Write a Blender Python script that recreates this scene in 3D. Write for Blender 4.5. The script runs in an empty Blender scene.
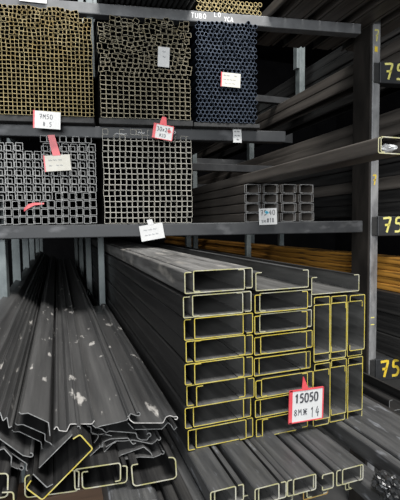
import bpy, math, random
from mathutils import Vector, Matrix
random.seed(7)
SC = bpy.context.scene
COL = SC.collection
# ------------------------------------------------------------------ camera
F = 405.0                                   # focal length in pixels of a 400 x 500 frame
PSI, PIT, ROLL = math.radians(19.37), math.radians(3.67), 0.014
CAM = Vector((0, 0, 1.55))
r0 = Vector((math.cos(PSI), -math.sin(PSI), 0))
fw = Vector((math.sin(PSI) * math.cos(PIT), math.cos(PSI) * math.cos(PIT), -math.sin(PIT)))
u0 = r0.cross(fw)
CR = r0 * math.cos(ROLL) - u0 * math.sin(ROLL)
CU = r0 * math.sin(ROLL) + u0 * math.cos(ROLL)
cd = bpy.data.cameras.new('camera')
cam = bpy.data.objects.new('camera', cd)
COL.objects.link(cam)
cd.sensor_fit = 'HORIZONTAL'
cd.sensor_width = 36.0
cd.lens = F / 400.0 * 36.0
cd.clip_start = 0.02
m = Matrix((CR, CU, -fw)).transposed().to_4x4()
m.translation = CAM
cam.matrix_world = m
SC.camera = cam

def ray(px, py):
    return (fw + CR * ((px - 200) / F) - CU * ((py - 250) / F))
def at_Y(px, py, Y):
    d = ray(px, py)
    return CAM + d * (Y / d.y)
# front plane of the rack: a vertical plane running slightly askew to the bars
ang = math.radians(19.37) + math.atan(2300 / F)
E = Vector((math.sin(ang), math.cos(ang), 0))
d = ray(150, 200)
P0 = CAM + d * 1.824
RN = Vector((-E.y, E.x, 0))                 # normal, pointing away from the camera
if RN.y < 0: RN = -RN
def rack(px, py, off=0.0):
    d = ray(px, py)
    p = P0 + RN * off
    return CAM + d * ((p - CAM).dot(RN) / d.dot(RN))
def rackY(X, off=0.0):
    p = P0 + RN * off
    return p.y + (X - p.x) / E.x * E.y
RA = math.atan2(E.y, E.x)

# ------------------------------------------------------------------ materials
def mat(name, c1, c2, rough=0.45, metal=0.5, scale=(40, 2, 40), r2=None, bump=0.0, detail=6, lo=.35, hi=.65, extra=None):
    m = bpy.data.materials.new(name)
    m.use_nodes = True
    nt = m.node_tree
    b = nt.nodes['Principled BSDF']
    tc = nt.nodes.new('ShaderNodeTexCoord')
    mp = nt.nodes.new('ShaderNodeMapping'); mp.inputs['Scale'].default_value = scale
    nz = nt.nodes.new('ShaderNodeTexNoise'); nz.inputs['Scale'].default_value = 1.0; nz.inputs['Detail'].default_value = detail
    nz.inputs['Roughness'].default_value = .65
    rp = nt.nodes.new('ShaderNodeValToRGB')
    rp.color_ramp.elements[0].position = lo; rp.color_ramp.elements[1].position = hi
    rp.color_ramp.elements[0].color = (*c1, 1); rp.color_ramp.elements[1].color = (*c2, 1)
    nt.links.new(tc.outputs['Object'], mp.inputs['Vector'])
    nt.links.new(mp.outputs['Vector'], nz.inputs['Vector'])
    nt.links.new(nz.outputs['Fac'], rp.inputs['Fac'])
    nt.links.new(rp.outputs['Color'], b.inputs['Base Color'])
    b.inputs['Metallic'].default_value = metal
    b.inputs['Roughness'].default_value = rough
    if r2 is not None:
        mr = nt.nodes.new('ShaderNodeMapRange')
        mr.inputs['From Min'].default_value = .3; mr.inputs['From Max'].default_value = .7
        mr.inputs['To Min'].default_value = rough; mr.inputs['To Max'].default_value = r2
        nt.links.new(nz.outputs['Fac'], mr.inputs['Value'])
        nt.links.new(mr.outputs['Result'], b.inputs['Roughness'])
    if bump:
        bp = nt.nodes.new('ShaderNodeBump'); bp.inputs['Strength'].default_value = bump; bp.inputs['Distance'].default_value = .002
        nt.links.new(nz.outputs['Fac'], bp.inputs['Height'])
        nt.links.new(bp.outputs['Normal'], b.inputs['Normal'])
    if extra:                                # blotches of a second colour with a shape of their own
        col, esc, elo, ehi = extra
        mp2 = nt.nodes.new('ShaderNodeMapping'); mp2.inputs['Scale'].default_value = esc
        n2 = nt.nodes.new('ShaderNodeTexNoise'); n2.inputs['Scale'].default_value = 1.0; n2.inputs['Detail'].default_value = 5
        r2n = nt.nodes.new('ShaderNodeValToRGB')
        r2n.color_ramp.elements[0].position = elo; r2n.color_ramp.elements[1].position = ehi
        mx = nt.nodes.new('ShaderNodeMixRGB')
        nt.links.new(tc.outputs['Object'], mp2.inputs['Vector'])
        nt.links.new(mp2.outputs['Vector'], n2.inputs['Vector'])
        nt.links.new(n2.outputs['Fac'], r2n.inputs['Fac'])
        nt.links.new(r2n.outputs['Color'], mx.inputs['Fac'])
        nt.links.new(rp.outputs['Color'], mx.inputs['Color1'])
        mx.inputs['Color2'].default_value = (*col, 1)
        nt.links.new(mx.outputs['Color'], b.inputs['Base Color'])
    return m

M = {}
M['steel'] = mat('mill_scale_steel', (0.01116, 0.01116, 0.01178), (0.0403, 0.03906, 0.03782), .38, .35, (60, 1.5, 60), .6, .1)
M['steel_top'] = mat('dusty_mill_scale_steel', (0.06656, 0.06448, 0.0624), (0.208, 0.2038, 0.1976), .45, .3, (50, 3, 50), .65, .15,
                     extra=((.33, .31, .28), (22, 7, 22), .56, .72))
M['slat'] = mat('grey_slat_steel', (0.06077, 0.06077, 0.06171), (0.1169, 0.1159, 0.1141), .38, .45, (30, 1.2, 30), .55, .06,
                extra=((.55, .53, .50), (34, 10, 34), .645, .70))
M['slat_end'] = mat('bright_cut_slat_edge', (0.1755, 0.1755, 0.1755), (0.4095, 0.4095, 0.3997), .45, .5, (80, 80, 80))
M['slat_end_b'] = mat('bright_cut_slat_edge_glint', (0.42, 0.399, 0.378), (0.735, 0.714, 0.6825), .5, .4, (80, 80, 80))  # lighter copy of the cut edge, glint painted into the colour
M['inner'] = mat('lightened_inner_steel', (0.048, 0.048, 0.0464), (0.12, 0.1184, 0.1136), .5, .2, (30, 4, 30), .65, .1)  # inner faces lightened in colour to suggest light reaching into the channels
M['low'] = mat('grey_channel_steel', (0.04675, 0.0476, 0.0493), (0.1062, 0.1062, 0.1062), .4, .4, (40, 3, 40), .58, .1,
               extra=((.25, .26, .28), (60, 14, 60), .6, .75))
M['brown'] = mat('brownish_weathered_steel', (0.03825, 0.034, 0.0306), (0.1445, 0.1275, 0.1122), .42, .3, (22, 1.0, 22), .6, .1)
M['yellow'] = mat('yellow_painted_cut_edge', (.43, .33, .03), (.47, .42, .15), .5, .0, (35, 35, 35), lo=.4, hi=.62)
M['yellow2'] = mat('worn_yellow_cut_edge', (0.3696, 0.3474, 0.1478), (0.4583, 0.4435, 0.3696), .5, .1, (30, 30, 30), lo=.4, hi=.6)
M['orange_end'] = mat('orange_rusty_cut_edge', (0.385, 0.182, 0.021), (0.42, 0.35, 0.14), .5, .1, (40, 40, 40))
M['endA'] = mat('tan_cut_tube_edge', (0.297, 0.209, 0.066), (0.418, 0.352, 0.187), .5, .2, (25, 25, 25))
M['endB'] = mat('beige_cut_tube_edge', (0.3312, 0.276, 0.1656), (0.4968, 0.4554, 0.345), .5, .2, (25, 25, 25))
M['endC'] = mat('bluish_cut_tube_edge', (0.0702, 0.09126, 0.1334), (0.1685, 0.2036, 0.2668), .4, .4, (25, 25, 25))
M['endD'] = mat('pale_cut_tube_edge', (0.3742, 0.3475, 0.2851), (0.5346, 0.5168, 0.4633), .5, .2, (14, 14, 14))
M['endE'] = mat('grey_cut_channel_edge', (0.1782, 0.1782, 0.1723), (0.2851, 0.2851, 0.2792), .5, .2, (25, 25, 25))
M['endF'] = mat('dull_cut_edge', (0.12, 0.12, 0.12), (0.252, 0.252, 0.252), .5, .2, (25, 25, 25))
M['tube'] = mat('dark_tube_steel', (0.0036, 0.0033, 0.003), (0.009, 0.0081, 0.0066), .5, .3, (50, 2, 50))
M['tubeblue'] = mat('blue_black_tube_steel', (0.0036, 0.00504, 0.00864), (0.0108, 0.01368, 0.0198), .4, .4, (50, 2, 50))
M['rack'] = mat('dark_grey_rack_paint', (0.0192, 0.02016, 0.02208), (0.036, 0.03744, 0.03936), .45, .2, (9, 9, 9), .6, .08,
                extra=((.11, .11, .115), (7, 7, 14), .6, .78))
M['rack_l'] = mat('light_grey_rack_paint', (.085, .087, .09), (.15, .153, .157), .5, .2, (8, 8, 8), .6, .08)
M['post'] = mat('blue_grey_post_paint', (.10, .118, .122), (.19, .215, .215), .45, .2, (10, 10, 6), .6, .08)
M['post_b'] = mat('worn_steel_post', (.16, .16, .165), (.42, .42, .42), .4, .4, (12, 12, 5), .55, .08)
M['shade_side'] = mat('dark_brown_shaded_side', (.008, .007, .006), (.024, .020, .017), .55, .1, (14, 14, 4), .65, .08)  # dark brown of the post's left side, with its shade painted in
M['wood'] = mat('worn_brown_wood', (0.0405, 0.02025, 0.0099), (0.09, 0.0495, 0.027), .7, 0, (3, 30, 30), .8, .1)
M['black'] = mat('black_bearer', (.008, .008, .008), (.02, .02, .02), .7, .0)
M['orange'] = mat('rusty_orange_painted_steel', (.16, .065, .01), (.50, .24, .035), .55, .1, (7, 1.0, 25), .7, .1,
                  extra=((.03, .015, .008), (9, 3, 70), .56, .68))
M['white'] = mat('white_tag_card', (0.4942, 0.4942, 0.4879), (0.5449, 0.5449, 0.5386), .6, 0, (20, 20, 20))
M['cream'] = mat('cream_tag_card', (0.4403, 0.4224, 0.3689), (0.4879, 0.476, 0.4284), .6, 0, (20, 20, 20))
M['red'] = mat('red_tag_plastic', (0.496, 0.04, 0.056), (0.624, 0.096, 0.104), .4, 0, (20, 20, 20))
M['ink'] = mat('black_marker_ink', (.03, .03, .035), (.09, .09, .1), .6, 0)
M['ink_f'] = mat('faded_grey_ink', (0.171, 0.18, 0.189), (0.2475, 0.2565, 0.27), .6, 0)
M['inkblue'] = mat('blue_ink_blotch', (.05, .38, .55), (.1, .45, .6), .6, 0)
M['inkred'] = mat('red_ink_blotch', (.6, .08, .1), (.7, .2, .2), .6, 0)
M['paint'] = mat('yellow_marker_paint', (0.62, 0.55, 0.1), (0.72, 0.68, 0.25), .6, 0, (30, 30, 30))
M['paint2'] = mat('deep_yellow_marker_paint', (0.7, 0.48, 0.02), (0.75, 0.56, 0.06), .6, 0, (30, 30, 30))
M['chalk'] = mat('white_chalk', (.6, .6, .6), (.8, .8, .8), .8, 0, (60, 60, 60))
M['plastic'] = mat('crumpled_dark_plastic', (.004, .0045, .005), (.035, .036, .038), .22, 0, (40, 40, 40), .4, .5)
M['floor'] = mat('dark_concrete', (.05, .05, .05), (.09, .088, .085), .8, 0, (2, 2, 2))
M['wall'] = mat('dark_wall', (.004, .004, .005), (.008, .008, .009), .8, 0, (2, 2, 2))

M['wall'].node_tree.nodes['Principled BSDF'].inputs['Specular IOR Level'].default_value = .05
# ------------------------------------------------------------------ mesh helpers
def mesh(name, V, Fs, mats, idx=None, smooth=False):
    me = bpy.data.meshes.new(name)
    me.from_pydata([tuple(v) for v in V], [], Fs)
    for k in mats: me.materials.append(M[k])
    if idx: me.polygons.foreach_set('material_index', idx)
    if smooth: me.polygons.foreach_set('use_smooth', [True] * len(me.polygons))
    me.update()
    return me
def link(name, me, parent=None):
    o = bpy.data.objects.new(name, me)
    COL.objects.link(o)
    if parent: o.parent = parent
    return o
def tag(o, label, cat, group=None, kind=None):
    o['label'] = label; o['category'] = cat
    if group: o['group'] = group
    if kind: o['kind'] = kind
    return o
def struct(o):
    o['kind'] = 'structure'; return o

def hollow_verts(outer, inner, L):
    """ring profile (x, z) swept along +Y: verts and faces with material index (0 side, 1 front edge)"""
    n = len(outer)
    V, Fs, I = [], [], []
    for y in (0, L):
        V += [(x, y, z) for x, z in outer]; V += [(x, y, z) for x, z in inner]
    for i in range(n):
        j = (i + 1) % n
        Fs.append((i, j, 2 * n + j, 2 * n + i)); I.append(0)
        Fs.append((n + j, n + i, 3 * n + i, 3 * n + j)); I.append(0)
        Fs.append((i, n + i, n + j, j)); I.append(1)
        Fs.append((2 * n + i, 2 * n + j, 3 * n + j, 3 * n + i)); I.append(0)
    return V, Fs, I
def rect_ring(w, h, c):
    w /= 2; h /= 2
    return [(-w + c, -h), (w - c, -h), (w, -h + c), (w, h - c), (w - c, h), (-w + c, h), (-w, h - c), (-w, -h + c)]
def rect_tube(name, w, h, t, L, mats):
    V, Fs, I = hollow_verts(rect_ring(w, h, .0016), rect_ring(w - 2 * t, h - 2 * t, .0008), L)
    return mesh(name, V, Fs, mats, I)
def round_ring(r, n=14):
    return [(r * math.cos(2 * math.pi * i / n), r * math.sin(2 * math.pi * i / n)) for i in range(n)]
def round_tube(name, r, t, L, mats):
    V, Fs, I = hollow_verts(round_ring(r), round_ring(r - t), L)
    return mesh(name, V, Fs, mats, I)

def rounded(pts, r, n=3):
    """round the corners of an open polyline"""
    out = [Vector(pts[0])]
    for a, b, c in zip(pts, pts[1:], pts[2:]):
        a, b, c = Vector(a), Vector(b), Vector(c)
        la, lc = (a - b).length, (c - b).length
        q = min(r, la * .45, lc * .45)
        p1 = b + (a - b) * (q / la); p2 = b + (c - b) * (q / lc)
        for k in range(n + 1):
            s = k / n
            out.append(p1 * (1 - s) ** 2 + b * 2 * s * (1 - s) + p2 * s * s)
    out.append(Vector(pts[-1]))
    return out
def strip_verts(pts, t, L, y0=0.0, ends=None):
    """sheet of thickness t following an open (x, z) polyline, swept along +Y"""
    n = len(pts)
    pts = [Vector(p) for p in pts]
    A, B = [], []
    for i, p in enumerate(pts):
        d1 = (p - pts[i - 1]).normalized() if i else None
        d2 = (pts[i + 1] - p).normalized() if i < n - 1 else None
        if d1 is None: d1 = d2
        if d2 is None: d2 = d1
        n1 = Vector((-d1.y, d1.x)); n2 = Vector((-d2.y, d2.x))
        b = n1 + n2
        if b.length < .2: b = n1
        b.normalize()
        k = (t / 2) / max(.5, b.dot(n1))
        A.append(p + b * k); B.append(p - b * k)
    V, Fs, I = [], [], []
    for y in (y0, y0 + L):
        V += [(p.x, y, p.y) for p in A] + [(p.x, y, p.y) for p in B]
    o = 2 * n
    for i in range(n - 1):
        Fs += [(i, i + 1, o + i + 1, o + i), (n + i + 1, n + i, o + n + i, o + n + i + 1),
               (i, n + i, n + i + 1, i + 1), (o + i, o + i + 1, o + n + i + 1, o + n + i)]
        I += [0, 0, 1, 0]
    for i in (0, n - 1):
        q = (i, o + i, o + n + i, n + i)
        Fs.append(q if i == 0 else q[::-1]); I.append(0)
    return V, Fs, I
def cprofile(w, h, lip, t, up=True):
    """lipped C lying on its web (up) or on its lips; x from 0 to w, z from 0 to h"""
    e = t / 2
    p = [(e + lip, h - e), (e, h - e), (e, e), (w - e, e), (w - e, h - e), (w - e - lip, h - e)]
    if not up: p = [(x, h - z) for x, z in p]
    return p
def channel(name, w, h, lip, t, L, mats, up=True, rot=0, r=None):
    p = rounded(cprofile(w, h, lip, t, up), r or t * 1.6)
    if rot:
        c, s = math.cos(rot), math.sin(rot)
        p = [Vector((c * q.x - s * q.y, s * q.x + c * q.y)) for q in p]
        mx, mz = min(q.x for q in p) - t / 2, min(q.y for q in p) - t / 2
        p = [Vector((q.x - mx, q.y - mz)) for q in p]
    V, Fs, I = strip_verts(p, t, L)
    if len(mats) == 3:
        for k in range(0 if up else 1, 4 * (len(p) - 1), 4): I[k] = 2
    return mesh(name, V, Fs, mats, I)
def box_vf(x0, x1, y0, y1, z0, z1, b=.0):
    V = [(x, y, z) for x in (x0, x1) for y in (y0, y1) for z in (z0, z1)]
    Fs = [(0, 1, 3, 2), (4, 6, 7, 5), (0, 4, 5, 1), (2, 3, 7, 6), (0, 2, 6, 4), (1, 5, 7, 3)]
    return V, Fs
def box(name, x0, x1, y0, y1, z0, z1, k, parent=None, bevel=.003):
    V, Fs = box_vf(x0, x1, y0, y1, z0, z1)
    o = link(name, mesh(name, V, Fs, [k]), parent)
    if bevel:
        bv = o.modifiers.new('bevel', 'BEVEL'); bv.width = bevel; bv.segments = 2
    return o
def rbox(name, pa, pb, depth, z0, z1, k, parent=None, off=0.0, bevel=.004):
    """bar lying along the rack's front plane from point pa to pb"""
    a = P0 + E * ((pa - P0).dot(E)) + RN * off; b = P0 + E * ((pb - P0).dot(E)) + RN * off
    L = (b - a).length
    V, Fs = box_vf(0, L, 0, depth, 0, z1 - z0)
    o = link(name, mesh(name, V, Fs, [k]), parent)
    o.location = (a.x, a.y, z0); o.rotation_euler = (0, 0, RA)
    if bevel:
        bv = o.modifiers.new('bevel', 'BEVEL'); bv.width = bevel; bv.segments = 2
    return o

ORD = ['zeroth', 'first', 'second', 'third', 'fourth', 'fifth', 'sixth', 'seventh', 'eighth', 'ninth', 'tenth', 'eleventh', 'twelfth',
       'thirteenth', 'fourteenth', 'fifteenth', 'sixteenth', 'seventeenth', 'eighteenth', 'nineteenth', 'twentieth']
for w in ('first', 'second', 'third', 'fourth', 'fifth', 'sixth', 'seventh', 'eighth', 'ninth'): ORD.append('twenty-' + w)
def o_(i): return ORD[i]

# ------------------------------------------------------------------ handwriting: stroke letters on a small board
G = {'0': [[(.1, .5), (.2, .95), (.5, 1), (.8, .9), (.9, .5), (.8, .08), (.5, 0), (.2, .1), (.1, .5)]],
     '1': [[(.2, .75), (.55, 1), (.5, 0)]],
     '2': [[(.1, .8), (.4, 1), (.8, .85), (.7, .5), (.1, .02), (.9, .05)]],
     '3': [[(.1, .95), (.8, .95), (.45, .58), (.85, .35), (.7, .05), (.1, .05)]],
     '4': [[(.55, 1), (.1, .4), (.9, .42)], [(.7, .75), (.6, 0)]],
     '5': [[(.85, 1), (.25, .98), (.2, .58), (.65, .62), (.85, .35), (.65, .05), (.1, .05)]],
     '7': [[(.05, .95), (.9, 1), (.45, 0)], [(.25, .5), (.8, .52)]],
     '8': [[(.5, .52), (.15, .75), (.5, 1), (.85, .75), (.5, .52), (.1, .25), (.5, 0), (.9, .25), (.5, .52)]],
     'M': [[(.05, 0), (.15, 1), (.5, .4), (.85, 1), (.95, 0)]],
     'T': [[(.05, 1), (.95, .95)], [(.5, .97), (.45, 0)]],
     'U': [[(.1, 1), (.15, .15), (.5, 0), (.85, .2), (.9, 1)]],
     'B': [[(.1, 0), (.15, 1), (.7, .9), (.7, .6), (.15, .52), (.8, .45), (.8, .08), (.1, 0)]],
     'O': [[(.1, .5), (.3, .95), (.7, .95), (.9, .5), (.7, .05), (.3, .05), (.1, .5)]],
     'L': [[(.2, 1), (.15, .03), (.85, .05)]],
     'C': [[(.85, .85), (.5, 1), (.12, .6), (.2, .12), (.55, 0), (.9, .15)]],
     'A': [[(.05, 0), (.5, 1), (.95, 0)], [(.25, .38), (.75, .38)]],
     'Y': [[(.1, 1), (.5, .5)], [(.9, 1), (.4, 0)]],
     'x': [[(.1, .65), (.9, .05)], [(.85, .65), (.1, .05)]],
     '*': [[(.05, .9), (.95, .1)], [(.95, .9), (.05, .1)], [(.5, .95), (.5, .05)], [(.05, .5), (.95, .5)]],
     '#': [[(.3, 1), (.2, 0)], [(.75, 1), (.65, 0)], [(.05, .68), (.95, .7)], [(.02, .3), (.92, .32)]],
     '.': [[(.4, .08), (.55, .05)]], '-': [[(.1, .5), (.9, .5)]], ' ': [],
     '~': [[(.0, .4), (.2, .75), (.35, .3), (.55, .7), (.7, .3), (1, .6)]]}
def writing_vf(text, x, z, h, w, sw, y=-.0006, gap=.25):
    """strokes as thin ribbons lying just proud of the plane y = 0"""
    V, Fs = [], []
    for ch in text:
        for st in G.get(ch, []):
            pts = rounded([(x + a * w, z + b * h) for a, b in st], h * .12, 2) if len(st) > 2 else [Vector((x + a * w, z + b * h)) for a, b in st]
            v, f, _ = strip_verts(pts, sw, .0005, y)
            k = len(V); V += v; Fs += [tuple(i + k for i in q) for q in f]
        x += w * (1 + gap)
    return V, Fs
def writing(name, lines, k, parent):
    V, Fs = [], []
    for a in lines:
        v, f = writing_vf(*a); n = len(V)
        V += v; Fs += [tuple(i + n for i in q) for q in f]
    return link(name, mesh(name, V, Fs, [k]), parent)

# ================================================================== THE SETTING
fl = struct(box('floor', -4, 7, -3, 9, -.1, 0, 'floor', bevel=0))
struct(box('wall_back', -4, 7, 9, 9.15, 0, 5.5, 'wall', bevel=0))
struct(box('wall_left', -4.15, -4, -1, 9.15, 0, 5.5, 'wall', bevel=0))
struct(box('wall_right', 7, 7.15, 1.0, 9.15, 0, 5.5, 'wall', bevel=0))
struct(box('ceiling', -4.15, 7.15, 1.6, 9.15, 5.5, 5.6, 'wall', bevel=0))

# ================================================================== THE RACK (welded: one thing, posts and beams its parts)
RK = bpy.data.objects.new('storage_rack', None); COL.objects.link(RK)
RK.location = (0, 0, 0)
tag(RK, 'dark grey welded steel storage rack holding every bundle of tubes and channels', 'rack')
def Zr(px, py): return rack(px, py).z
ZT = 3.6
def post(px0, px1, py, dep, k, off=.055, z0=0.0, z1=ZT):
    a, b = rack(px0, py, off), rack(px1, py, off)
    w = (b - a).length
    V, Fs = box_vf(0, w, 0, dep, 0, z1 - z0)
    o = link('post', mesh('post', V, Fs, [k]), RK)
    o.location = (a.x, a.y, z0); o.rotation_euler = (0, 0, RA if dep < .09 else 0)
    bv = o.modifiers.new('bevel', 'BEVEL'); bv.width = .003; bv.segments = 2
    return o
def ypost(px0, px1, py, Y, dep, k, z0=0.0, z1=ZT):
    a, b = at_Y(px0, py, Y), at_Y(px1, py, Y)
    return box('post', a.x, b.x, Y, Y + dep, z0, z1, k, RK)
post(-3, 6, 262, .04, 'post')
ypost(98.5, 104.5, 262, 2.33, .04, 'post'); post(87.5, 94.5, 60, .03, 'post', .03, BT1 if False else 2.2)
for Y in (2.55, 3.3, 4.1, 5.2, 6.4):
    xl = rack(1.5, 262).x; xr = rack(101.5, 262).x
    box('post', xl - .022, xl + .022, Y, Y + .04, 0, ZT, 'post', RK)
for Y in (3.39, 4.48, 5.7):
    box('post', .213, .255, Y, Y + .04, 0, ZT, 'post', RK)
# beams: front ones at three levels
def beam(px0, px1, ytop, ybot, pxref, k, depth=.05, off=0.0, name='beam'):
    z1, z0 = rack(pxref, ytop, off).z, rack(pxref, ybot, off).z
    return rbox(name, rack(px0, ytop, off), rack(px1, ytop, off), depth, z0, z1, k, RK, off)
b0 = beam(-60, 361.5, 10, 21, 190, 'rack_l')
b1 = beam(-60, 286, 128.5, 140, 190, 'rack')
b2 = beam(-60, 363, 222.8, 235.5, 200, 'rack')
BT = {0: rack(190, 10).z, 1: rack(190, 128.5).z, 2: rack(200, 222.8).z}
BB = {0: rack(190, 21).z, 1: rack(190, 140).z, 2: rack(200, 235.5).z}
# rear beams that carry the loads
for lev in (0, 1, 2):
    for Y in (2.75, 4.2):
        x0, x1 = -.75, (1.7 if lev else 2.2)
        box('beam', x0, x1, Y, Y + .05, BB[lev], BT[lev], 'rack', RK)
# right front post, nearer the camera side of the bay
pr0, pr1 = rack(371, 225), rack(379, 225)
wp = (pr1 - pr0).length
V, Fs = box_vf(0, wp, 0, .125, 0, ZT)
rp_ = link('post', mesh('post', V, Fs, ['post_b']), RK)
rp_.location = (pr0.x, pr0.y, 0)
bv = rp_.modifiers.new('bevel', 'BEVEL'); bv.width = .003; bv.segments = 2
V, Fs = box_vf(-.012, 0, .006, .125, 0, ZT)  # thin slab added so the post's shaded side comes out dark
q = link('shaded_side', mesh('shaded_side', V, Fs, ['shade_side']), RK); q.location = (pr0.x, pr0.y, 0); q['label'] = 'dark brown side of the bare steel post with its shade painted in'
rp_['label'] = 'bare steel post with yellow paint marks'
# beams of the right bay with painted numbers
RB = []
for (yt, yb) in ((61.5, 83), (216, 236), (359, 380.5)):
    z1, z0 = rack(385, yt, -.012).z, rack(385, yb, -.012).z
    o = rbox('beam', rack(380, 80, -.012), rack(520, 80, -.012), .06, z0, z1, 'rack', RK, -.012)
    RB.append((o, z0, z1))
    h = z1 - z0
    q = rbox('shadow_gap', rack(374, 80, -.004), rack(380, 80, -.004), .05, z0 + .003, z1 - .003, 'black', RK, -.004)  # black block added in place of the shadowed gap at the beam end
for i, (o, z0, z1) in enumerate(RB):
    h = z1 - z0
    x = (.022, .026, .024)[i]
    writing('painted_number', [('75', x, .012 + h * .06, h * .74, .05, .0105 if i < 2 else .013)], 'paint' if i < 2 else 'paint2', o)
    o['label'] = 'right bay beam painted with a yellow number 75'
# marks on the right post
def pm(py): return rack(375, py).z
writing('painted_mark', [('7', .006, pm(41), .055, .028, .006)], 'paint', rp_)
writing('painted_mark', [('-', .006, pm(52), .03, .022, .026)], 'paint2', rp_)
writing('painted_mark', [('7', .006, pm(185), .05, .024, .007)], 'paint2', rp_)
for yy in (320, 327): writing('painted_mark', [('-', .003, pm(yy), .025, .028, .005)], 'paint', rp_)
# posts further back at the right
box('post', 1.76, 1.806, 2.69, 2.75, RB[0][2] + .05, ZT, 'post', RK)
box('post', 1.735, 1.76, 2.69, 2.74, at_Y(298, 68, 2.69).z, ZT, 'post', RK)
box('post', 1.76, 1.81, 3.54, 3.6, 0, ZT, 'post', RK)
a = at_Y(195, 170, 3.3); box('post', a.x - .02, a.x + .02, 3.3, 3.34, 0, ZT, 'post', RK)
a = at_Y(219, 240, 2.5)
for px in (189, 249, 282):
    a = at_Y(px, 238, 3.0); box('post', a.x - .02, a.x + .02, 3.0, 3.04, 0, BT[2] - .05, 'post', RK)
# lower rear shelf bars seen between the levels
box('beam', .3, 2.2, 3.64, 3.68, at_Y(220, 167, 3.64).z, at_Y(220, 159, 3.64).z, 'rack', RK)
box('beam', 1.0, 2.3, 3.64, 3.68, at_Y(275, 142, 3.64).z, at_Y(275, 131, 3.64).z, 'rack', RK)
# chalk on the beams
def chalk(o, px, py, items):
    inv = o.matrix_world
    return items
def beam_x(o, px, py):
    p = rack(px, py); return (p - Vector((o.location.x, o.location.y, p.z))).dot(E)
h0 = BT[0] - BB[0]
for a in (('TUBO', beam_x(b0, 191, 15), h0 * .30, .022, .0145, .0032), ('LO', beam_x(b0, 214, 15), h0 * .55, .02, .014, .003),
          ('YCA', beam_x(b0, 224, 15), h0 * .20, .02, .012, .0034)):
    writing('chalk_writing', [a], 'chalk', b0)
h1 = BT[1] - BB[1]
for a in (('~', beam_x(b1, 138, 133), h1 * .35, .018, .03, .002), ('~', beam_x(b1, 115, 133), h1 * .3, .01, .05, .0016),
          ('O', beam_x(b1, 173.5, 133), h1 * .5, .012, .011, .003)):
    writing('chalk_writing', [a], 'chalk', b1)
b0['label'] = 'light grey top beam with chalk writing'

# ================================================================== BUNDLES OF TUBES
TL = 3.2
def bearer(px0, px1, y0, y1, pxr, lab):
    z1, z0 = rack(pxr, y0, -.045).z, BT[1]
    o = rbox('bearer_bar', rack(px0, y0, -.045), rack(px1, y0, -.045), .095, z0, z1, 'black', None, -.045, .002)
    return tag(o, lab, 'bar')

# --- bundle A: small square tubes, upper left
PRO = -.05
xr = rack(94, 115, PRO).x; xl = rack(0, 115, PRO).x
wA = (xr - xl) / 22.0
zA = rack(50, 115.5, PRO).z
bearer(-40, 94, 116, 126, 50, 'black bearer bar under the upper left bundle of small square tubes')
meA = rect_tube('square_tube', wA * .985, wA * .985, .0009, TL, ['tube', 'endA'])
zAt = min(rack(50, 4, PRO).z, BB[0] - .004)
nrows = int((zAt - zA) / wA - .5)
GA = 'small square tubes of the upper left bundle'
SV, SF, SI = [], [], []
def add_stuff(vf, mtx):
    V, Fs, I = vf; k = len(SV)
    for v in V: SV.append(mtx @ Vector(v))
    SF.extend(tuple(i + k for i in q) for q in Fs); SI.extend(I)
vfA = hollow_verts(rect_ring(wA * .985, wA * .985, .0014), rect_ring(wA * .985 - .0018, wA * .985 - .0018, .0006), TL)
# wobble helper: a smooth sideways drift that grows with height
def wob(x, z, s): return math.sin(x * 37 + z * 61 + s) * .5 + math.sin(x * 83 - z * 47 + s * 2) * .5
for r in range(nrows + 1):
    up = max(0, r - 8) / 18.0
    ncol = 23
    for c in range(ncol):
        if r >= nrows - 1 - (c < 4) and (c < 3 or r == nrows): continue
        x = xr - wA * (c + .5); z = zA + wA * (r + .5)
        x -= wA * .5 * max(0, up - .55) * (1 if r % 2 else 0)
        if r > 8:
            x += wob(x, z, 1.0) * up * .006 ; z += wob(z, x, 4.0) * up * .006
        y = rackY(x, PRO) + random.uniform(-.003, .004)
        rot = random.uniform(-.01, .01) + (random.gauss(0, .22) * max(0, up - .2) if r > 11 else 0) + (wob(x * .6, z * .6, 9) * .45 * max(0, up - .3))
        mtx = Matrix.Translation((x, y, z)) @ Matrix.Rotation(rot, 4, 'Y')
        if r < 13:
            o = link('square_tube', meA); o.matrix_world = mtx
            tag(o, f'small square tube, upper left bundle, {o_(r + 1)} row from bottom, {o_(c + 1)} from its right end', 'tube', GA)
        else:
            add_stuff(vfA, mtx)
o = link('square_tube_heap', mesh('square_tube_heap', SV, SF, ['tube', 'endA'], SI))
tag(o, 'untidy upper part of the upper left bundle of small square tubes', 'tubes', GA, 'stuff')

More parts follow.
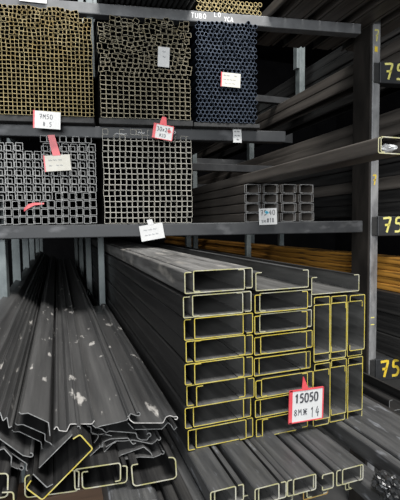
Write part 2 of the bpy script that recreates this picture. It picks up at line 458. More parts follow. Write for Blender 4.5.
# --- bundle B: rectangular tubes, upper middle
xl = rack(101, 118, PRO).x; xr = rack(191, 118, PRO).x
wB = (xr - xl) / 16.0; hB = wB * .81
zB = rack(145, 118.5, PRO).z
bearer(99, 193, 119, 126, 145, 'black bearer bar under the upper middle bundle of rectangular tubes')
meB = rect_tube('rectangular_tube', wB * .98, hB * .98, .0011, TL, ['tube', 'endB'])
vfB = hollow_verts(rect_ring(wB * .98, hB * .98, .0014), rect_ring(wB * .98 - .0022, hB * .98 - .0022, .0006), TL)
zBt = min(rack(145, 12, PRO).z, BB[0] - .004)
GB = 'rectangular tubes of the upper middle bundle'
SV, SF, SI = [], [], []
z = zB; r = 0; nB = 0
while z < zBt - hB * .3:
    tidy = r < 9
    x = xl + (0 if tidy else random.uniform(-.3, .3) * wB)
    c = 0
    while x < xr - wB * .6:
        upr = (not tidy) and random.random() < (.34 if r < 17 else .14)
        w = hB if upr else wB
        cx = x + w / 2
        if not tidy and random.random() < .04: x += w * .9; continue
        if r > 17 and z > zBt - hB * 2 + (wob(cx, 0, 3) * 1.1) * hB: x += w; continue
        amp = 0 if tidy else min(1, (r - 8) / 6)
        zz = z + hB / 2 + wob(cx, z, 2.5) * .007 * amp
        rot = random.gauss(0, .09) * amp + wob(cx * .8, z * .5, 5) * .28 * amp + (math.pi / 2 if upr else 0) + random.uniform(-.008, .008)
        y = rackY(cx, PRO) + random.uniform(-.003, .004) + amp * random.uniform(0, .01)
        mtx = Matrix.Translation((cx, y, zz)) @ Matrix.Rotation(rot, 4, 'Y')
        c += 1
        if nB < 300:
            o = link('rectangular_tube', meB); o.matrix_world = mtx; nB += 1
            tag(o, f'rectangular tube of the upper middle bundle, {o_(r + 1)} row from bottom, {o_(c)} from its left end', 'tube', GB)
        else: add_stuff(vfB, mtx)
        x += w * (1.0 if tidy else 1.02)
    z += hB * (1 if r < 9 else .97); r += 1
if SV:
    o = link('rectangular_tube_heap', mesh('rectangular_tube_heap', SV, SF, ['tube', 'endB'], SI))
    tag(o, 'jumbled top of the upper middle bundle of rectangular tubes', 'tubes', GB, 'stuff')

# --- bundle C: round tubes, upper right
xl = rack(196.5, 120, PRO).x; xr = rack(257.5, 120, PRO).x
dC = (xr - xl) / 14.5; zC = rack(226, 122.5, PRO).z
bearer(194, 260, 123, 128, 226, 'black bearer bar under the bundle of round tubes')
meC = round_tube('round_tube', dC * .495, .0010, TL, ['tubeblue', 'endC'])
vfC = hollow_verts(round_ring(dC * .495), round_ring(dC * .495 - .0010), TL)
zCt = min(rack(226, 18, PRO).z, BB[0] - .004)
GC = 'round tubes of the upper bundle under the chalk writing'
SV, SF, SI = [], [], []
r = 0; nC = 0; pr = dC * .87
while zC + pr * r + dC < zCt + dC * .9:
    for c in range(14):
        x = xl + dC * (c + .5 + (.5 if r % 2 else 0)); z = zC + dC / 2 + pr * r
        up = max(0, r - 14) / 12
        x += wob(x, z, 3) * .003 * up; z += wob(z, x, 8) * .004 * up
        if z > zCt - pr * .9 + wob(x, 0, 1) * pr * .5: continue
        mtx = Matrix.Translation((x, rackY(x, PRO) + random.uniform(-.004, .004), z)) @ Matrix.Rotation(random.uniform(-.2, .2), 4, 'Y')
        if nC < 300:
            o = link('round_tube', meC); o.matrix_world = mtx; nC += 1
            tag(o, f'bluish round tube of the upper bundle, {o_(r + 1)} row from bottom, {o_(c + 1)} from its left end', 'tube', GC)
        else: add_stuff(vfC, mtx)
    r += 1
if SV:
    o = link('round_tube_heap', mesh('round_tube_heap', SV, SF, ['tubeblue', 'endC'], SI))
    tag(o, 'topmost rows of the bluish round tube bundle under the chalk writing', 'tubes', GC, 'stuff')

# --- bundle D: larger square tubes, middle level
xl = rack(104.5, 223).x; xr = rack(192.5, 223).x
wD = (xr - xl) / 16.0; zD = BT[2] + .002
meD = rect_tube('square_tube', wD * .985, wD * .985, .0014, TL, ['tube', 'endD'])
meD.name = 'medium_square_tube'
zDt = rack(145, 137).z
GD = 'square tubes of the bundle on the middle beam'
nr = int(round((zDt - zD) / wD))
for r in range(nr + 1):
    for c in range(16):
        if r == nr and (c in (1, 2) or c > 9): continue
        x = xl + wD * (c + .5) + math.sin(r * .9 + c * .35) * .0012 + (r % 5) * .0004; z = zD + wD * (r + .5) + math.sin(c * .8 + r) * .0006
        o = link('medium_square_tube', meD)
        o.matrix_world = Matrix.Translation((x, rackY(x) + random.uniform(-.004, .004), z)) @ Matrix.Rotation(random.uniform(-.02, .02), 4, 'Y')
        tag(o, f'medium square tube on the middle beam, {o_(r + 1)} row from bottom, {o_(c + 1)} from its left end', 'tube', GD)

# --- bundle E: small lipped channels nested in pairs, middle level left
xr = rack(98, 225).x; xl = rack(-2, 225).x
uE = (xr - xl) / 11.0; zE = BT[2] + .002
hE = (rack(50, 143).z - zE) / 10.0
t = .0025
meE1 = channel('small_channel', uE * .72, hE * .66, .0105, t, TL, ['tube', 'endE'], True, r=.0016)
meE2 = channel('small_channel', uE * .80, hE * .93, .004, t, TL, ['tube', 'endE'], False, r=.0016)
wv, hv = hE * .96, uE * .72
wu = (xr - xl) / 7.0
meE3 = channel('small_channel', hE * .90, wu * .54, .0135, t, TL, ['tube', 'endE'], True, math.pi / 2, r=.0016)
meE4 = channel('small_channel', hE * .90, wu * .54, .0135, t, TL, ['tube', 'endE'], True, -math.pi / 2, r=.0016)
GE = 'small nested channels of the bundle on the middle beam'
def put(me, x, z, lab, dy=0, g=None, cat='channel', name='small_channel', rot=0):
    o = link(name, me)
    o.matrix_world = Matrix.Translation((x, rackY(x) + dy + random.uniform(-.004, .004), z)) @ Matrix.Rotation(rot, 4, 'Y')
    tag(o, lab, cat, g); return o
for r in range(10):
    if r < 3 or (r == 3):
        # pairs standing on edge, two per unit
        n = 7 if r < 3 else 4
        wu = (xr - xl) / 7.0
        xs = [xl + wu * i for i in range(7)] if r < 3 else [xr - wu * (i + 1) for i in range(3)]
        for i, x in enumerate(sorted(xs)):
            for k, me in enumerate((meE4, meE3)):
                put(me, x + (wu * .01 if k == 0 else wu * .41) + random.uniform(-.001, .001), zE + hE * r + t * 1.05 * k + .0005,
                    f'small channel on edge, {o_(r + 1)} row from bottom, {("left", "right")[k]} half of {o_(i + 1)} pair from left', 0, GE)
        if r < 3: continue
        rng = [c for c in range(11) if xl + uE * (c + 1) < min(xs) + .002]
    else: rng = list(range(11))
    if r == 9: rng = [0, 1, 2, 3, 8, 9, 10] if False else [0, 1, 2, 5, 6, 7, 8, 9, 10]
    for c in rng:
        x = xl + uE * c; z = zE + hE * r
        dx = uE * .185
        put(meE1, x + random.uniform(-.001, .001), z, f'small channel opening up, {o_(r + 1)} row from bottom, {o_(c + 1)} from left in the middle left bundle', 0, GE)
        put(meE2, x + dx + random.uniform(-.001, .001), z + t * 1.02, f'small channel opening down, {o_(r + 1)} row from bottom, {o_(c + 1)} from left in the middle left bundle', .003, GE)
meEr = rect_tube('small_rectangular_tube', uE * .7, hE * .8, .002, TL, ['tube', 'endE'])
zt = zE + hE * 10 + t
x = rack(41, 140).x
for c in range(9):
    xx = x + uE * .71 * c + .01
    if xx + .012 > xr: break
    o = put(meEr, xx, zt + hE * .42, f'small rectangular tube lying on top of the channel bundle, {o_(c + 1)} from left', 0, 'small rectangular tubes on the channel bundle', 'tube', 'small_rectangular_tube')
# red strap in the bundle
pts = [rack(24, 210, -.004), rack(28, 206.5, -.012), rack(34, 204, -.006), rack(44, 203.5, .004)]
V = []; Fs = []
for i, p in enumerate(pts):
    wz = (.007, .009, .006, .003)[i]
    V += [p + Vector((0, 0, wz)), p + Vector((0, .0015, wz)), p + Vector((0, .0015, -wz)), p + Vector((0, 0, -wz))]
for i in range(3):
    k = 4 * i
    for j in range(4): Fs.append((k + j, k + (j + 1) % 4, k + 4 + (j + 1) % 4, k + 4 + j))
Fs += [(3, 2, 1, 0), (12, 13, 14, 15)]
tag(link('strap_end', mesh('strap_end', V, Fs, ['inkred'])), 'loose red strap end poking out of the middle left channel bundle', 'strap')

# ================================================================== LOADS OVER THE TOP BEAM
def long_channel(name, X, Y, Z, w, h, L, lab, k='brown', e='endF', up=False, lip=.012, t=.003, g=None, rot=0, cat='channel'):
    o = link(name, channel(name, w, h, lip, t, L, [k, e], up, rot)); o.location = (X, Y, Z)
    return tag(o, lab, cat, g)
zt = BT[0] + .001
xl = rack(98, 3).x; xr = rack(191, 9).x
n = 18; dd = (xr - xl) / n
meT = round_tube('thin_round_tube', dd * .49, .0018, 3.2, ['tube', 'endF'])
for c in range(n):
    o = link('thin_round_tube', meT); x = xl + dd * (c + .5)
    o.location = (x, rackY(x) - .5, zt + dd / 2)
    tag(o, f'dark round tube jutting out over the top beam, {o_(c + 1)} from left', 'tube', 'dark round tubes over the top beam')
xl = rack(196, 8).x; xr = rack(262, 13).x
n = 15; dd = (xr - xl) / n
meT = round_tube('thin_round_tube', dd * .49, .0022, 3.2, ['tube', 'endA'])
for r in range(3):
    for c in range(n - (r % 2)):
        o = link('thin_round_tube', meT); x = xl + dd * (c + .5 + (.5 if r % 2 else 0))
        o.location = (x, rackY(x) + random.uniform(-.004, .004), zt + dd / 2 + dd * .87 * r)
        tag(o, f'round tube with tan end on the top beam, {o_(r + 1)} row, {o_(c + 1)} from left', 'tube', 'tan ended round tubes on the top beam')
xs = rack(268, 13).x
for c in range(8):
    long_channel('long_channel', xs + .085 * c, rackY(xs + .085 * c) - .5, zt, .08, .045, .8,
                 f'long dark channel jutting out over the top beam, {o_(c + 1)} right of the round tubes', 'brown', g='long channels over the top beam', up=bool(c % 2))

# ================================================================== RIGHT BAY LOADS
zb = RB[0][2] + .001
X1 = 1.62
for i in range(2):
    long_channel('long_channel', X1 - .004 * i, .95, zb + .062 * i, .10, .06, 5.5, ('lower', 'upper')[i] + ' long brownish channel resting on the top right beam, behind the post',
                 'brown', up=False, rot=0)
for i in range(6):
    long_channel('long_channel', 1.84 + .006 * (i % 2), .95, zb + .068 * i, .12, .066, 5.5, f'long dark channel of the farther stack on the top right beam, {o_(i + 1)} from bottom', 'steel' if i != 1 else 'brown', up=False)
zb = RB[1][2] + .001
for i in range(8):
    long_channel('long_channel', 1.62 + .012 * (i % 2) + .004 * i, .9 + .02 * (i % 3), zb + .0685 * i, .14, .067, 5.5, f'long dark channel stacked on the middle right beam, {o_(i + 1)} from bottom', 'brown' if i in (2, 6, 7) else 'steel', up=False)
zb = RB[2][2] + .001
for i in range(3):
    long_channel('long_channel', 1.60 + .01 * (i % 2), .85, zb + .112 * i, .15, .11, 5.5, f'deep black channel stacked on the lowest right beam, {o_(i + 1)} from bottom', 'steel', up=False)
zo = zb + .112 * 3
zend = at_Y(345, 240, 2.0).z
nO = 5; ho = .034
for i in range(nO):
    long_channel('orange_channel', 1.63 + .008 * (i % 2), .85, zo + ho * 1.05 * i, .12, ho, 5.5, f'rusty orange channel stacked above the deep black channels, {o_(i + 1)} from bottom', 'orange', up=False, lip=.008)
# 75 x 40 channels on the middle beam
w4, h4 = .075, .04
x0 = rack(244.5, 222).x; z0 = BT[2] + .001
me75u = channel('lipped_channel', w4, h4, .012, .0021, 4.5, ['brown', 'endF'], True)
me75d = channel('lipped_channel', w4, h4, .012, .0021, 4.5, ['brown', 'endF'], False)
hrow = (rack(250, 183.5).z - z0) / 4
for c in range(4):
    for r in range(4):
        x = x0 + .0895 * c + random.uniform(-.0015, .0015)
        for k, me in enumerate((me75u, me75d)):
            put(me, x + .007 * k, z0 + hrow * r + .0022 * k, f'lipped channel tagged 7540, column {c + 1} from left, {o_(r + 1)} row from bottom, {("upright", "inverted")[k]} one',
                0, '75 by 40 channels on the middle beam', name='lipped_channel')
# long channels riding on them, jutting out past the post
zz = z0 + hrow * 4 + .004
xq = rack(246, 180).x
ye = None
for i, (w, h, up) in enumerate(((.10, .045, True), (.10, .045, False))):
    X = xq + .012
    dd_ = ray(378, 152)
    Y = (X) / dd_.x * dd_.y
    long_channel('jutting_channel', X + .009 * i, Y + .0 * i, zz + .0031 * i, w, h, 5.0, ('upright', 'inverted')[i] + ' one of two long nested channels jutting out in front of the post', 'brown', 'yellow2', up=up, lip=.014)
# ================================================================== THE BIG STACK
YF = .87
GS = 'yellow ended channels of the big stack'
W, H, LIP, T, LB = .150, .0495, .016, .0021, 5.0
cu = channel('yellow_ended_channel', W, H, LIP, T, LB, ['steel', 'yellow', 'inner'], True)
cdn = channel('yellow_ended_channel', W, H, LIP, T, LB, ['steel', 'yellow', 'inner'], False)
cu2 = channel('yellow_ended_channel', W, H, LIP, T, LB, ['steel_top', 'yellow2', 'inner'], True)
cu3 = channel('yellow_ended_channel', W, H, LIP, T, LB, ['steel', 'yellow2', 'inner'], True)
cdn2 = channel('yellow_ended_channel', W, H, LIP, T, LB, ['steel_top', 'yellow2', 'inner'], False)
ybot = [293.5, 318, 341, 363, 385.5, 408, 429, 451.5]
zrow = [at_Y(188, y, YF).z for y in ybot]
ZB = zrow[-1]
lx = [184, 183, 184.6, 185.5, 184.4, 187, 184.6, 187.7]
def put2(me, x, y, z, lab, g=GS, name='yellow_ended_channel', cat='channel', rot=0):
    o = link(name, me); o.location = (x, y, z); o.rotation_euler = (0, rot, 0)
    return tag(o, lab, cat, g)
HM = .0455
mu = channel('yellow_ended_channel', W, HM, LIP, T, LB, ['steel', 'yellow', 'inner'], True)
md = channel('yellow_ended_channel', W, HM, LIP, T, LB, ['steel', 'yellow', 'inner'], False)
mu2 = channel('yellow_ended_channel', W, HM, LIP, T, LB, ['low', 'yellow2', 'inner'], True)
md2 = channel('yellow_ended_channel', W, HM, LIP, T, LB, ['steel', 'yellow2', 'inner'], False)
ymid = [291.5, 313, 334, 355.5, 377, 398.5, 418.5, 438.5]
for r in range(8):
    z = zrow[r]; x = at_Y(lx[r], ybot[r] - 8, YF).x
    lef_up = r < 3
    a, b = (cu, cdn) if lef_up else (cdn, cu)
    if r < 2: a, b = (cu2 if r == 0 else cu3, cdn2)
    zu, zd = z, z + T * 1.05
    off = .0215 if r not in (2, 4) else .023
    row = f'{o_(r + 1)} row from top'
    put2(a, x, YF + random.uniform(-.004, .004), zu if lef_up else zd, f'channel of the big stack, left column, {row}, {"upright" if lef_up else "inverted"} one')
    put2(b, x + off, YF + random.uniform(-.004, .006), zd if lef_up else zu, f'channel of the big stack, left column, {row}, {"inverted" if lef_up else "upright"} one')
    # middle column
    x2 = at_Y([255.5, 254, 254, 254.5, 254, 255.5, 255, 256.5][r], ybot[r] - 20, YF).x
    z = at_Y(258, ymid[r], YF).z
    if r == 0:
        put2(mu2, x2, YF + .0, z + .001, 'channel of the big stack, middle column, top row, lying open side up')
        continue
    lef_up = r in (1, 2, 3, 5)
    a, b = (mu, md) if lef_up else (md, mu)
    if r < 3: b = md2 if lef_up else mu2
    put2(a, x2, YF + random.uniform(-.004, .004), (z if lef_up else z + T * 1.05), f'channel of the big stack, middle column, {row}, {"upright" if lef_up else "inverted"} one')
    put2(b, x2 + .016, YF + random.uniform(-.004, .006), (z + T * 1.05 if lef_up else z), f'channel of the big stack, middle column, {row}, {"inverted" if lef_up else "upright"} one')
# right column: channels on edge
cl = channel('yellow_ended_channel', W, H, LIP, T, LB, ['steel', 'yellow', 'inner'], True, math.pi / 2)
cr = channel('yellow_ended_channel', W, H, LIP, T, LB, ['steel', 'yellow', 'inner'], True, -math.pi / 2)
x3 = at_Y(313, 360, YF).x
ztop3 = at_Y(340, 294.5, YF).z; zbot3 = at_Y(340, 421.5, YF).z
ph = (ztop3 - zbot3) / 2
for r in range(2):
    zb_ = zbot3 + ph * (1 - r)
    for c in range(3):
        x = x3 + .0545 * c
        dz = ph - W - .001 - random.uniform(0, .003)
        put2(cl, x + T * 1.05, YF + random.uniform(-.004, .004), zb_ + dz, f'on-edge channel of the big stack, {("upper", "lower")[r]} row, {o_(c + 1)} pair from left, raised one')
        put2(cr, x, YF + random.uniform(-.004, .006), zb_ + .0006, f'on-edge channel of the big stack, {("upper", "lower")[r]} row, {o_(c + 1)} pair from left, lowered one')
xr_ = at_Y(310.5, 285, YF).x
put2(channel('yellow_ended_channel', W, HM, LIP, T, LB, ['steel', 'yellow2', 'inner'], True), xr_ + .004, YF + .002, at_Y(340, 292.8, YF).z, 'channel of the big stack lying open side up on the right column')

# ================================================================== LOWER LAYER UNDER THE BIG STACK
YL = .72
w5, h5, t5 = .066, .036, .0026
lu = channel('narrow_channel', w5, h5, .012, t5, 5.0, ['low', 'yellow2', 'inner'], True)
ld = channel('narrow_channel', w5 * .86, h5, .012, t5, 5.0, ['low', 'yellow2', 'inner'], False)
lo_ = channel('narrow_channel', w5, h5, .012, t5, 5.0, ['low', 'orange_end', 'inner'], True)
lon = channel('narrow_channel', w5 * .7, h5, .010, t5, 5.0, ['low', 'yellow2', 'inner'], False)
GL = 'narrow channels under the big stack'
def zfix(): return ZB - .0012
z1 = ZB - h5 - t5 - .0015
for i, (px, py) in enumerate(((210, 492), (254.5, 489), (288, 480.5), (337.5, 470.5))):
    # put the front where the top edge shows
    d = ray(px, py); tt = (ZB - .0015 - CAM.z) / d.z; p = CAM + d * tt
    put2(lu, p.x + (.010 if i < 2 else 0), p.y + .004, z1, f'narrow channel under the big stack, {o_(i + 1)} from left, upright one', GL, 'narrow_channel')
    put2(ld, p.x + (.0 if i < 2 else .012), p.y, z1 + t5 * 1.05, f'narrow channel under the big stack, {o_(i + 1)} from left, inverted one', GL, 'narrow_channel')
    yl_ = p.y
d = ray(322, 474); p = CAM + d * ((ZB - .0015 - CAM.z) / d.z)
put2(channel('edge_channel', h5, .03, .008, t5, 5.0, ['low', 'yellow2', 'inner'], True, math.pi / 2), p.x, p.y, z1 + .001, 'thin channel on edge between the narrow channels under the big stack', GL, 'edge_channel')
z2 = z1 - h5 - t5 - .002
for i, (px, yy) in enumerate(((186, .75), (228, .74), (266, .735), (303, .73), (345, .725))):
    p = at_Y(px, 492, yy)
    put2(lo_ if i in (3,) else lu, p.x, yy, z2, f'narrow channel in the lower layer under the big stack, {o_(i + 1)} from left, upright one', GL, 'narrow_channel')
    put2(ld, p.x + .009, yy, z2 + t5 * 1.05, f'narrow channel in the lower layer under the big stack, {o_(i + 1)} from left, inverted one', GL, 'narrow_channel')
put2(ld, .610, .56, z2 + t5, 'narrow channel in the lower layer beneath the crumpled plastic wrap', GL, 'narrow_channel')
# the wide channels at the lower right, reaching past the frame
p = at_Y(345, 419, YF)
o = link('wide_channel', channel('wide_channel', .155, .05, .016, .003, 5.6, ['low', 'endF'], False)); o.location = (p.x, .36, ZB - .052)
tag(o, 'wide grey channel running out beside the big stack at the lower right', 'channel')
o = link('wide_channel', channel('wide_channel', .022, .045, .006, .003, 5.6, ['low', 'endF'], False)); o.location = (p.x - .026, .40, ZB - .052)
tag(o, 'slim grey channel alongside the wide channel at the lower right', 'channel')
o = link('wide_channel', channel('wide_channel', .155, .05, .016, .003, 5.6, ['steel', 'endF'], False)); o.location = (p.x + .19, .36, ZB - .16)
tag(o, 'dark wide channel beyond the wide grey channel, below the lowest right beam', 'channel')
p = at_Y(389, 412, 1.15)
o = link('short_channel', channel('short_channel', .12, .045, .014, .003, 4.0, ['steel', 'endF'], True)); o.location = (p.x, 1.15, p.z)
tag(o, 'dark channel whose pale end shows just below the lowest right beam', 'channel')
# crumpled plastic
import bmesh
bm = bmesh.new(); bmesh.ops.create_icosphere(bm, subdivisions=4, radius=1)
zc = z2 + t5 + h5 + .020; d = ray(391, 488); c = CAM + d * ((zc - CAM.z) / d.z)
from mathutils import noise
for v in bm.verts:
    n = noise.fractal(v.co * 2.3, .8, 2.0, 5); k = 1 + .28 * n + .12 * noise.cell(v.co * 5)
    v.co = Vector((v.co.x * .024 * k, v.co.y * .04 * k, v.co.z * .024 * k))
me = bpy.data.meshes.new('plastic_wrap'); bm.to_mesh(me); bm.free(); me.materials.append(M['plastic'])
o = link('plastic_wrap', me); o.location = c
tag(o, 'crumpled dark plastic wrap at the lower right beside the narrow channels', 'plastic wrap')

# ================================================================== LEFT PILE: FOLDED SLATS AND CHANNELS
def traced(name, px, Y, t, L, k, e, lab, g=None, cat='slat', r=.002):
    pts = [at_Y(a, b, Y) for a, b in px]
    pts = rounded([(p.x, p.z) for p in pts], r, 2)
    V, Fs, I = strip_verts(pts, t, L)
    o = link(name, mesh(name, V, Fs, [k, e], I)); o.location = (0, Y, 0)
    return tag(o, lab, cat, g)
def curl(cx, cy, r, a0, a1, n=7):
    return [(cx + r * math.cos(math.radians(a0 + (a1 - a0) * i / n)), cy + r * math.sin(math.radians(a0 + (a1 - a0) * i / n))) for i in range(n + 1)]
SL = [
 ('rightmost slat of the pile, pressed with a shallow tray section', [(128, 416), (130, 420), (134, 423), (163, 423), (166, 417), (170, 415.5), (174, 417)] + curl(176, 418, 1.6, -90, 150), 0.875, 'slat_end_b'),
 ('slat nested directly under the rightmost slat', [(128, 423), (134, 429.5), (162, 429), (168, 422.5), (171, 425), (174, 430), (177, 427)], 0.910, 'slat_end'),
 ('middle slat with a flat left of the rightmost tray slat', [(92, 424.5), (96, 428), (101, 426), (118, 422.5), (127, 420), (130.5, 413.5), (136, 415.5)] + curl(138.5, 414, 1.8, 120, -160), 0.875, 'slat_end'),
 ('bright edged slat with a pressed rib in the middle of the pile', [(54, 429.5)] + curl(56.5, 428.5, 1.6, 180, 350) + [(59, 430.5), (66.5, 431.5), (70, 424), (92, 424), (94.5, 420.5)], 0.870, 'slat_end_b'),
 ('uppermost of the three slats stepped over one another at the left', [(19, 412), (21, 414), (28, 413), (48.5, 422.5), (49.5, 431), (50, 436)], 0.865, 'slat_end'),
 ('second of the three stepped slats at the left', [(15, 423), (17, 425), (23, 424.5), (45, 434), (45, 440.5), (51, 443.5)] + curl(52, 450, 2, -60, 170), 0.890, 'slat_end'),
 ('lowest of the three stepped slats at the left', [(12, 430), (14, 432), (19, 431.5), (41, 442), (42, 449)] + curl(43.5, 453, 2, -150, 60), 0.915, 'slat_end'),
 ('slat lying flat at the far left with ribs towards the dark bay', [(-16, 404), (-11, 412), (-7, 407), (-4, 416), (0, 412), (3, 421), (7, 417), (9, 428), (12, 426)], 0.870, 'slat_end'),
 ('slat at the far left edge, tilted to the aisle', [(-70, 392), (-40, 394), (-28, 404), (-22, 400), (-18, 408), (-13, 405)], 0.870, 'slat_end'),
 ('wide tilted slat hanging over the lower left edge', [(-14, 430), (1.5, 440), (23, 455.5), (30, 457)] + curl(31, 455, 2, 90, -120), 0.860, 'slat_end'),
 ('narrow stepped slat below the wide tilted slat', [(0, 450), (4, 448.5), (11.5, 457), (11, 466), (18, 469)] + curl(21.5, 468, 2.2, 180, -130), 0.855, 'slat_end'),
 ('slat sloping down to the crossed yellow channel at the lower left', [(4, 448), (27, 464), (26, 470), (32, 473.5)] + curl(36, 472, 2.2, 180, -130), 0.865, 'slat_end'),
 ('straight flat slat lying diagonally above the tilted channel', [(39, 468), (77, 430)] + curl(78.5, 428, 1.8, 90, -140), 0.850, 'slat_end'),
 ('short hooked slat to the right of the tilted channel', [(87, 426), (91, 427), (91, 432.5), (98.5, 435), (98, 438), (94, 443)], 0.888, 'slat_end'),
 ('thin slat edge just under the middle flat slat', [(95, 427), (103, 429.5)] + curl(104, 433, 1.8, -90, 160) + [(112, 436)], 0.893, 'slat_end'),
 ('crooked slat with a raised hook below the tray slat', [(92, 434), (104, 434.5), (109, 431), (136, 433), (137.5, 438), (141, 440), (147, 440)] + curl(149, 435, 2, 90, -170), 0.893, 'slat_end'),
 ('slat with a long flat and double bend in the middle of the tangle', [(99, 446)] + curl(101.5, 444, 1.7, 90, -60) + [(110, 439), (128, 438), (133, 444.5), (136, 443)], 0.888, 'slat_end'),
 ('folded slat whose hook rises beside the tray slat corner', [(106, 447), (116, 441), (124, 441), (133, 440), (152, 444), (156, 441)] + curl(159, 438.5, 1.8, 170, -60), 0.890, 'slat_end'),
 ('folded slat bridging onto the right yellow channel', [(114, 462)] + curl(116, 460, 1.8, 100, -60) + [(121, 455), (144, 447), (151, 453), (153, 457.5), (160, 455)] + curl(162.5, 452.5, 1.8, 150, -100), 0.883, 'slat_end'),
 ('lowest slat of the tangle resting across two yellow channels', [(122, 462), (126, 459), (140, 457), (154, 457.5)], 0.878, 'slat_end'),
 ('small looped slat end right of the tilted channel', [(84, 464), (88, 458), (100, 447)] + curl(101.5, 445.5, 1.5, 150, -90), 0.886, 'slat_end'),
 ('angled slat crossing behind the small looped end', [(96, 454), (101, 455.5), (112, 444), (116, 442)], 0.894, 'slat_end'),
]
for lab, px, Y, e in SL:
    traced('folded_slat', px, Y, .0018, 1.42 if max(a for a, b in px) > 150 else 4.6, 'slat', e, lab, 'folded slats in the left pile')
CH = [
 ('yellow ended channel cut off by the left edge', [(-12, 474), (6, 473.5), (8, 475.5), (7.5, 495), (5, 497), (-8, 499)], .82),
 ('yellow ended channel in the bottom left corner', [(2, 492.5), (12, 492), (13.5, 494), (14, 512)], .815),
 ('yellow ended channel lying flat behind the tilted one', [(33, 475), (27, 475.5), (25, 478), (25, 495), (27.5, 497.5), (76, 491), (78.5, 488.5), (79, 471), (72, 470.5)], .85),
 ('yellow edged channel tilted across the lower left pile', [(31, 480.5), (26, 488), (42.3, 500), (92.8, 448.8), (80, 434.5), (73, 439)], .825),
 ('inverted channel of the flat pair right of the tilted channel', [(80, 489), (75, 489.5), (74.5, 471), (76, 469.3), (119, 463), (120.5, 465), (120.5, 480.5), (115, 481.5)], .845),
 ('upright channel of the flat pair right of the tilted channel', [(88, 471.5), (83, 472), (82, 473.5), (82.5, 487), (85, 488.7), (125, 482.5), (127, 480), (127, 466), (122.5, 466)], .85),
 ('yellow ended channel lying open side up beside the lower grey channel', [(138, 464), (132.5, 465), (131.5, 467), (133, 484), (135.5, 486), (174, 478.5), (176.5, 476), (175.5, 460), (173.5, 457.5), (168.5, 457.5)], .84),
]
for i, (lab, px, Y) in enumerate(CH):
    traced('yellow_edged_channel', px, Y, .0026, 4.6, 'steel', 'yellow' if i in (3,) else 'yellow2', lab, 'yellow edged channels in the left pile', 'channel', .004)
traced('grey_channel', [(110, 534), (112, 509), (116, 506), (156, 500), (160, 503), (168, 532)], .80, .0028, 4.6, 'low', 'endF', 'grey channel at the bottom under the yellow ended pair', None, 'channel', .004)
traced('inner_channel', [(33, 474), (47, 487.5), (53, 484)], .835, .0022, 4.6, 'steel', 'slat_end', 'pale edged strip tucked inside the tilted channel', None, 'strip')
for i, px in enumerate((158, 170, 181)):
    p = at_Y(px, 492, .78)
    o = link('dark_runner', channel('dark_runner', .024, .04, .006, .0026, 5.0, ['steel', 'endF'], False)); o.location = (p.x, .70 + .02 * i, ZB - .105 + .012 * i)
    tag(o, f'dark narrow channel in the gap between the two piles, {o_(i + 1)} from left', 'channel', 'dark narrow channels between the piles')
zz_ = at_Y(85, 489, .95).z
wt = bpy.data.objects.new('wooden_trestle', None); COL.objects.link(wt); wt.location = (0, .95, 0)
tag(wt, 'brown wooden trestle under the yellow edged channels at the bottom of the left pile', 'trestle')
for nm, q in (('crossbar', (-.2, .14, 0, .08, zz_ - .07, zz_)), ('leg', (-.19, -.13, 0, .08, 0, zz_ - .07)), ('leg', (.07, .13, 0, .08, 0, zz_ - .07))):
    box(nm, *q, 'wood', wt)
# bars that carry the low layers (below the picture)
for Y in (1.75, 3.2):
    box('beam', -.8, 1.5, Y, Y + .05, z2 - .06, z2 - .003, 'rack', RK)

# ================================================================== PRICE TAGS
def price_tag(c, w, h, tilt, card, lines, lab, red_edge=0.0, strap=None, frame=False, yaw=None, blot=None, ink='ink'):
    e = bpy.data.objects.new('price_tag', None); COL.objects.link(e)
    e.location = c; e.rotation_euler = (0, tilt, RA if yaw is None else yaw)
    tag(e, lab, 'price tag', 'price tags on the rack')
    V, Fs = box_vf(-w / 2, w / 2, 0, .0012, -h / 2, h / 2)
    link('card', mesh('card', V, Fs, [card]), e)
    if red_edge:
        V, Fs = box_vf(-w / 2 - .001, -w / 2 + red_edge, -.0008, .002, -h / 2 - .001, h / 2 + .001)
        if frame:
            for bx in ((-w / 2, w / 2, h / 2 - .002, h / 2 + .0015), (-w / 2, w / 2, -h / 2 - .0015, -h / 2 + .0012), (w / 2 - .002, w / 2 + .0015, -h / 2, h / 2)):
                v, f = box_vf(bx[0], bx[1], -.0008, .002, bx[2], bx[3]); k = len(V); V = V + v; Fs = Fs + [tuple(i + k for i in q) for q in f]
        o = link('holder_edge', mesh('holder_edge', V, Fs, ['red']), e); o['label'] = 'red plastic edge'
    if strap:
        x, wb, wt, hh, dx, k = strap
        V = [(x - wb, -.001, h / 2 - .002), (x + wb, -.001, h / 2 - .002), (x + dx + wt, -.0005, h / 2 + hh), (x + dx - wt, -.0005, h / 2 + hh)]
        V += [(a, b + .0016, c_) for a, b, c_ in V]
        Fs = [(0, 1, 2, 3), (7, 6, 5, 4), (0, 4, 5, 1), (1, 5, 6, 2), (2, 6, 7, 3), (3, 7, 4, 0)]
        link('strap', mesh('strap', V, Fs, [k]), e)
    if lines: writing('writing', [tuple(l) for l in lines], ink, e)
    if blot:
        V, Fs = writing_vf('~', blot[0], blot[1], blot[2], blot[2], blot[2] * .6, -.0012)
        link('ink_blotch', mesh('ink_blotch', V, Fs, [blot[3]]), e)
    return e
def rc(px, py, off=-.012): return rack(px, py, off)
def S(px): return px / 222.0
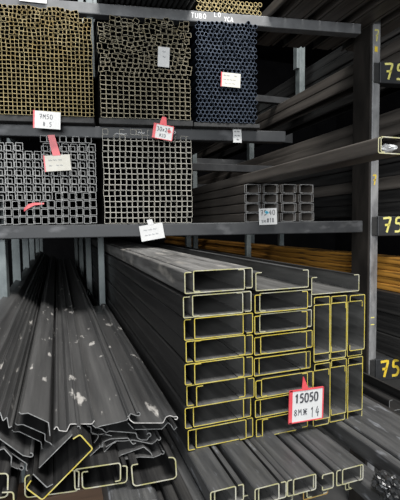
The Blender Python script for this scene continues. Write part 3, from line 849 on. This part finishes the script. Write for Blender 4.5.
# writing lines: (text, x, z, height, width, stroke)
price_tag(rc(47, 120, -.066), S(23.5), S(15.5), .05, 'white', [('7M50', -.030, .004, .018, .011, .0022), ('#.5', -.016, -.026, .018, .010, .0022)],
          'white price tag with red left edge on the beam under the upper left bundle', .005)
price_tag(rc(163, 132, -.064), S(19), S(13.5), .17, 'white', [('30x20', -.028, .002, .018, .0095, .0026), ('#20', -.014, -.022, .014, .008, .002)],
          'red and white price tag reading 30x20 on the beam under the rectangular tubes', .011, (-.004, .016, .009, .034, .0, 'red'), True, blot=(.02, .0, .014, 'inkred'))
price_tag(rc(57.5, 163), S(24), S(15), -.07, 'cream', [('~~~', -.036, .006, .014, .016, .0016), ('~ ~~', -.036, -.016, .012, .012, .0016)],
          'cream price tag hanging on a red strap before the nested small channels', .004, (-.0, .016, .014, .085, -.014, 'red'), ink='ink_f')
price_tag(rc(152, 232), S(23.5), S(15.5), -.16, 'white', [('~~~', -.036, .004, .016, .017, .0014), ('~~~~', -.034, -.018, .014, .013, .0014)],
          'white price tag tilted on the middle beam under the square tubes', 0, (.002, .013, .012, .022, -.004, 'white'), ink='ink_f')
price_tag(rc(237.3, 134.8), S(9), S(15.5), -.02, 'white', [('~~', -.015, .008, .012, .012, .0016), ('~~', -.014, -.010, .012, .012, .0016), ('~', -.004, -.028, .012, .012, .002)],
          'small upright white price tag on the beam under the round tubes', 0)
price_tag(rc(163.7, 57, -.066), S(11), S(18.5), .05, 'white', [('~', -.006, .014, .016, .012, .0014), ('~', -.004, -.008, .016, .012, .0014)],
          'plain white card stuck among the jumbled rectangular tubes', 0, ink='ink_f')
price_tag(rc(230.8, 80, -.064), S(19.5), S(13.5), .05, 'cream', [('~~ ~', -.034, .012, .012, .013, .0018), ('~~~~', -.034, -.004, .009, .012, .0014), ('~~~', -.028, -.02, .009, .014, .0012)],
          'cream price tag with pink edge on the round tube bundle', .004, ink='ink_f')
price_tag(rc(268, 216.5, -.02), S(19.5), S(17), -.03, 'white', [('75', -.036, .006, .024, .013, .0032), ('40', .006, .006, .024, .013, .0032), ('7M', -.034, -.030, .014, .010, .002), ('#18', -.006, -.028, .020, .010, .003)],
          'white price tag reading 75 40 with a blue blotch before the lipped channels', 0, blot=(-.012, .012, .014, 'inkblue'))
price_tag(rc(33, -3.5), S(24), S(10), .03, 'white', [], 'white price tag cut off by the top edge of the picture', 0)
c = at_Y(306.3, 405, .845)
s = .845 * 1.17 / F
price_tag(c, 37.5 * s / .93, 33 * s, .03, 'white', [('15050', -.034, .008, .022, .0125, .0042, -.0006, .12), ('8M', -.036, -.024, .016, .010, .0018), ('*', -.010, -.026, .019, .013, .0020), ('14', .012, -.033, .026, .012, .0020)],
          'red framed price tag reading 15050 8M hanging on the big stack', .0085, (-.004, .0105, .001, .033, -.007, 'red'), True, yaw=0.0)
c = at_Y(393, 143.5, at_Y(393, 143, 1.0).y)
# white paper stuffed into the jutting channel end
X = xq + .012
d = ray(392, 145); Y = (X + .05) / d.x * d.y
bm = bmesh.new(); bmesh.ops.create_icosphere(bm, subdivisions=3, radius=1)
for v in bm.verts:
    k = 1 + .35 * noise.fractal(v.co * 2.0, .8, 2.0, 4)
    v.co = Vector((v.co.x * .028 * k, v.co.y * .03 * k, v.co.z * .012 * k))
me = bpy.data.meshes.new('crumpled_paper'); bm.to_mesh(me); bm.free(); me.materials.append(M['white'])
o = link('crumpled_paper', me); o.location = (X + .055, rackY(X) * 0 + (X / ray(378, 152).x * ray(378, 152).y) + .03, zz + .02)
tag(o, 'crumpled white paper stuffed in the end of the jutting channel', 'paper')

# ================================================================== LIGHT
w = bpy.data.worlds.new('world'); SC.world = w; w.use_nodes = True
bg = w.node_tree.nodes['Background']
bg.inputs['Color'].default_value = (.86, .93, 1, 1); bg.inputs['Strength'].default_value = .3
def area(name, loc, target, sx, sy, power, col=(1, 1, 1)):
    l = bpy.data.lights.new(name, 'AREA'); l.shape = 'RECTANGLE'; l.size = sx; l.size_y = sy; l.energy = power; l.color = col
    o = bpy.data.objects.new(name, l); COL.objects.link(o); o.location = loc
    o.rotation_euler = (Vector(target) - Vector(loc)).to_track_quat('-Z', 'Y').to_euler()
    return o
area('skylight_lamp', (.8, -.5, 5.3), (.8, 1.1, 1.0), 2.4, 1.4, 400, (1, .98, .95))
area('front_fill_lamp', (-1.5, -3.0, 2.3), (1.0, 2.4, 1.6), 2.6, 1.6, 210, (.95, .98, 1))  # unseen lamp added to fill the channel floors and right loads
SC.view_settings.view_transform = 'Standard'
SC.view_settings.look = 'None'
SC.view_settings.gamma = 1
SC.view_settings.exposure = 0
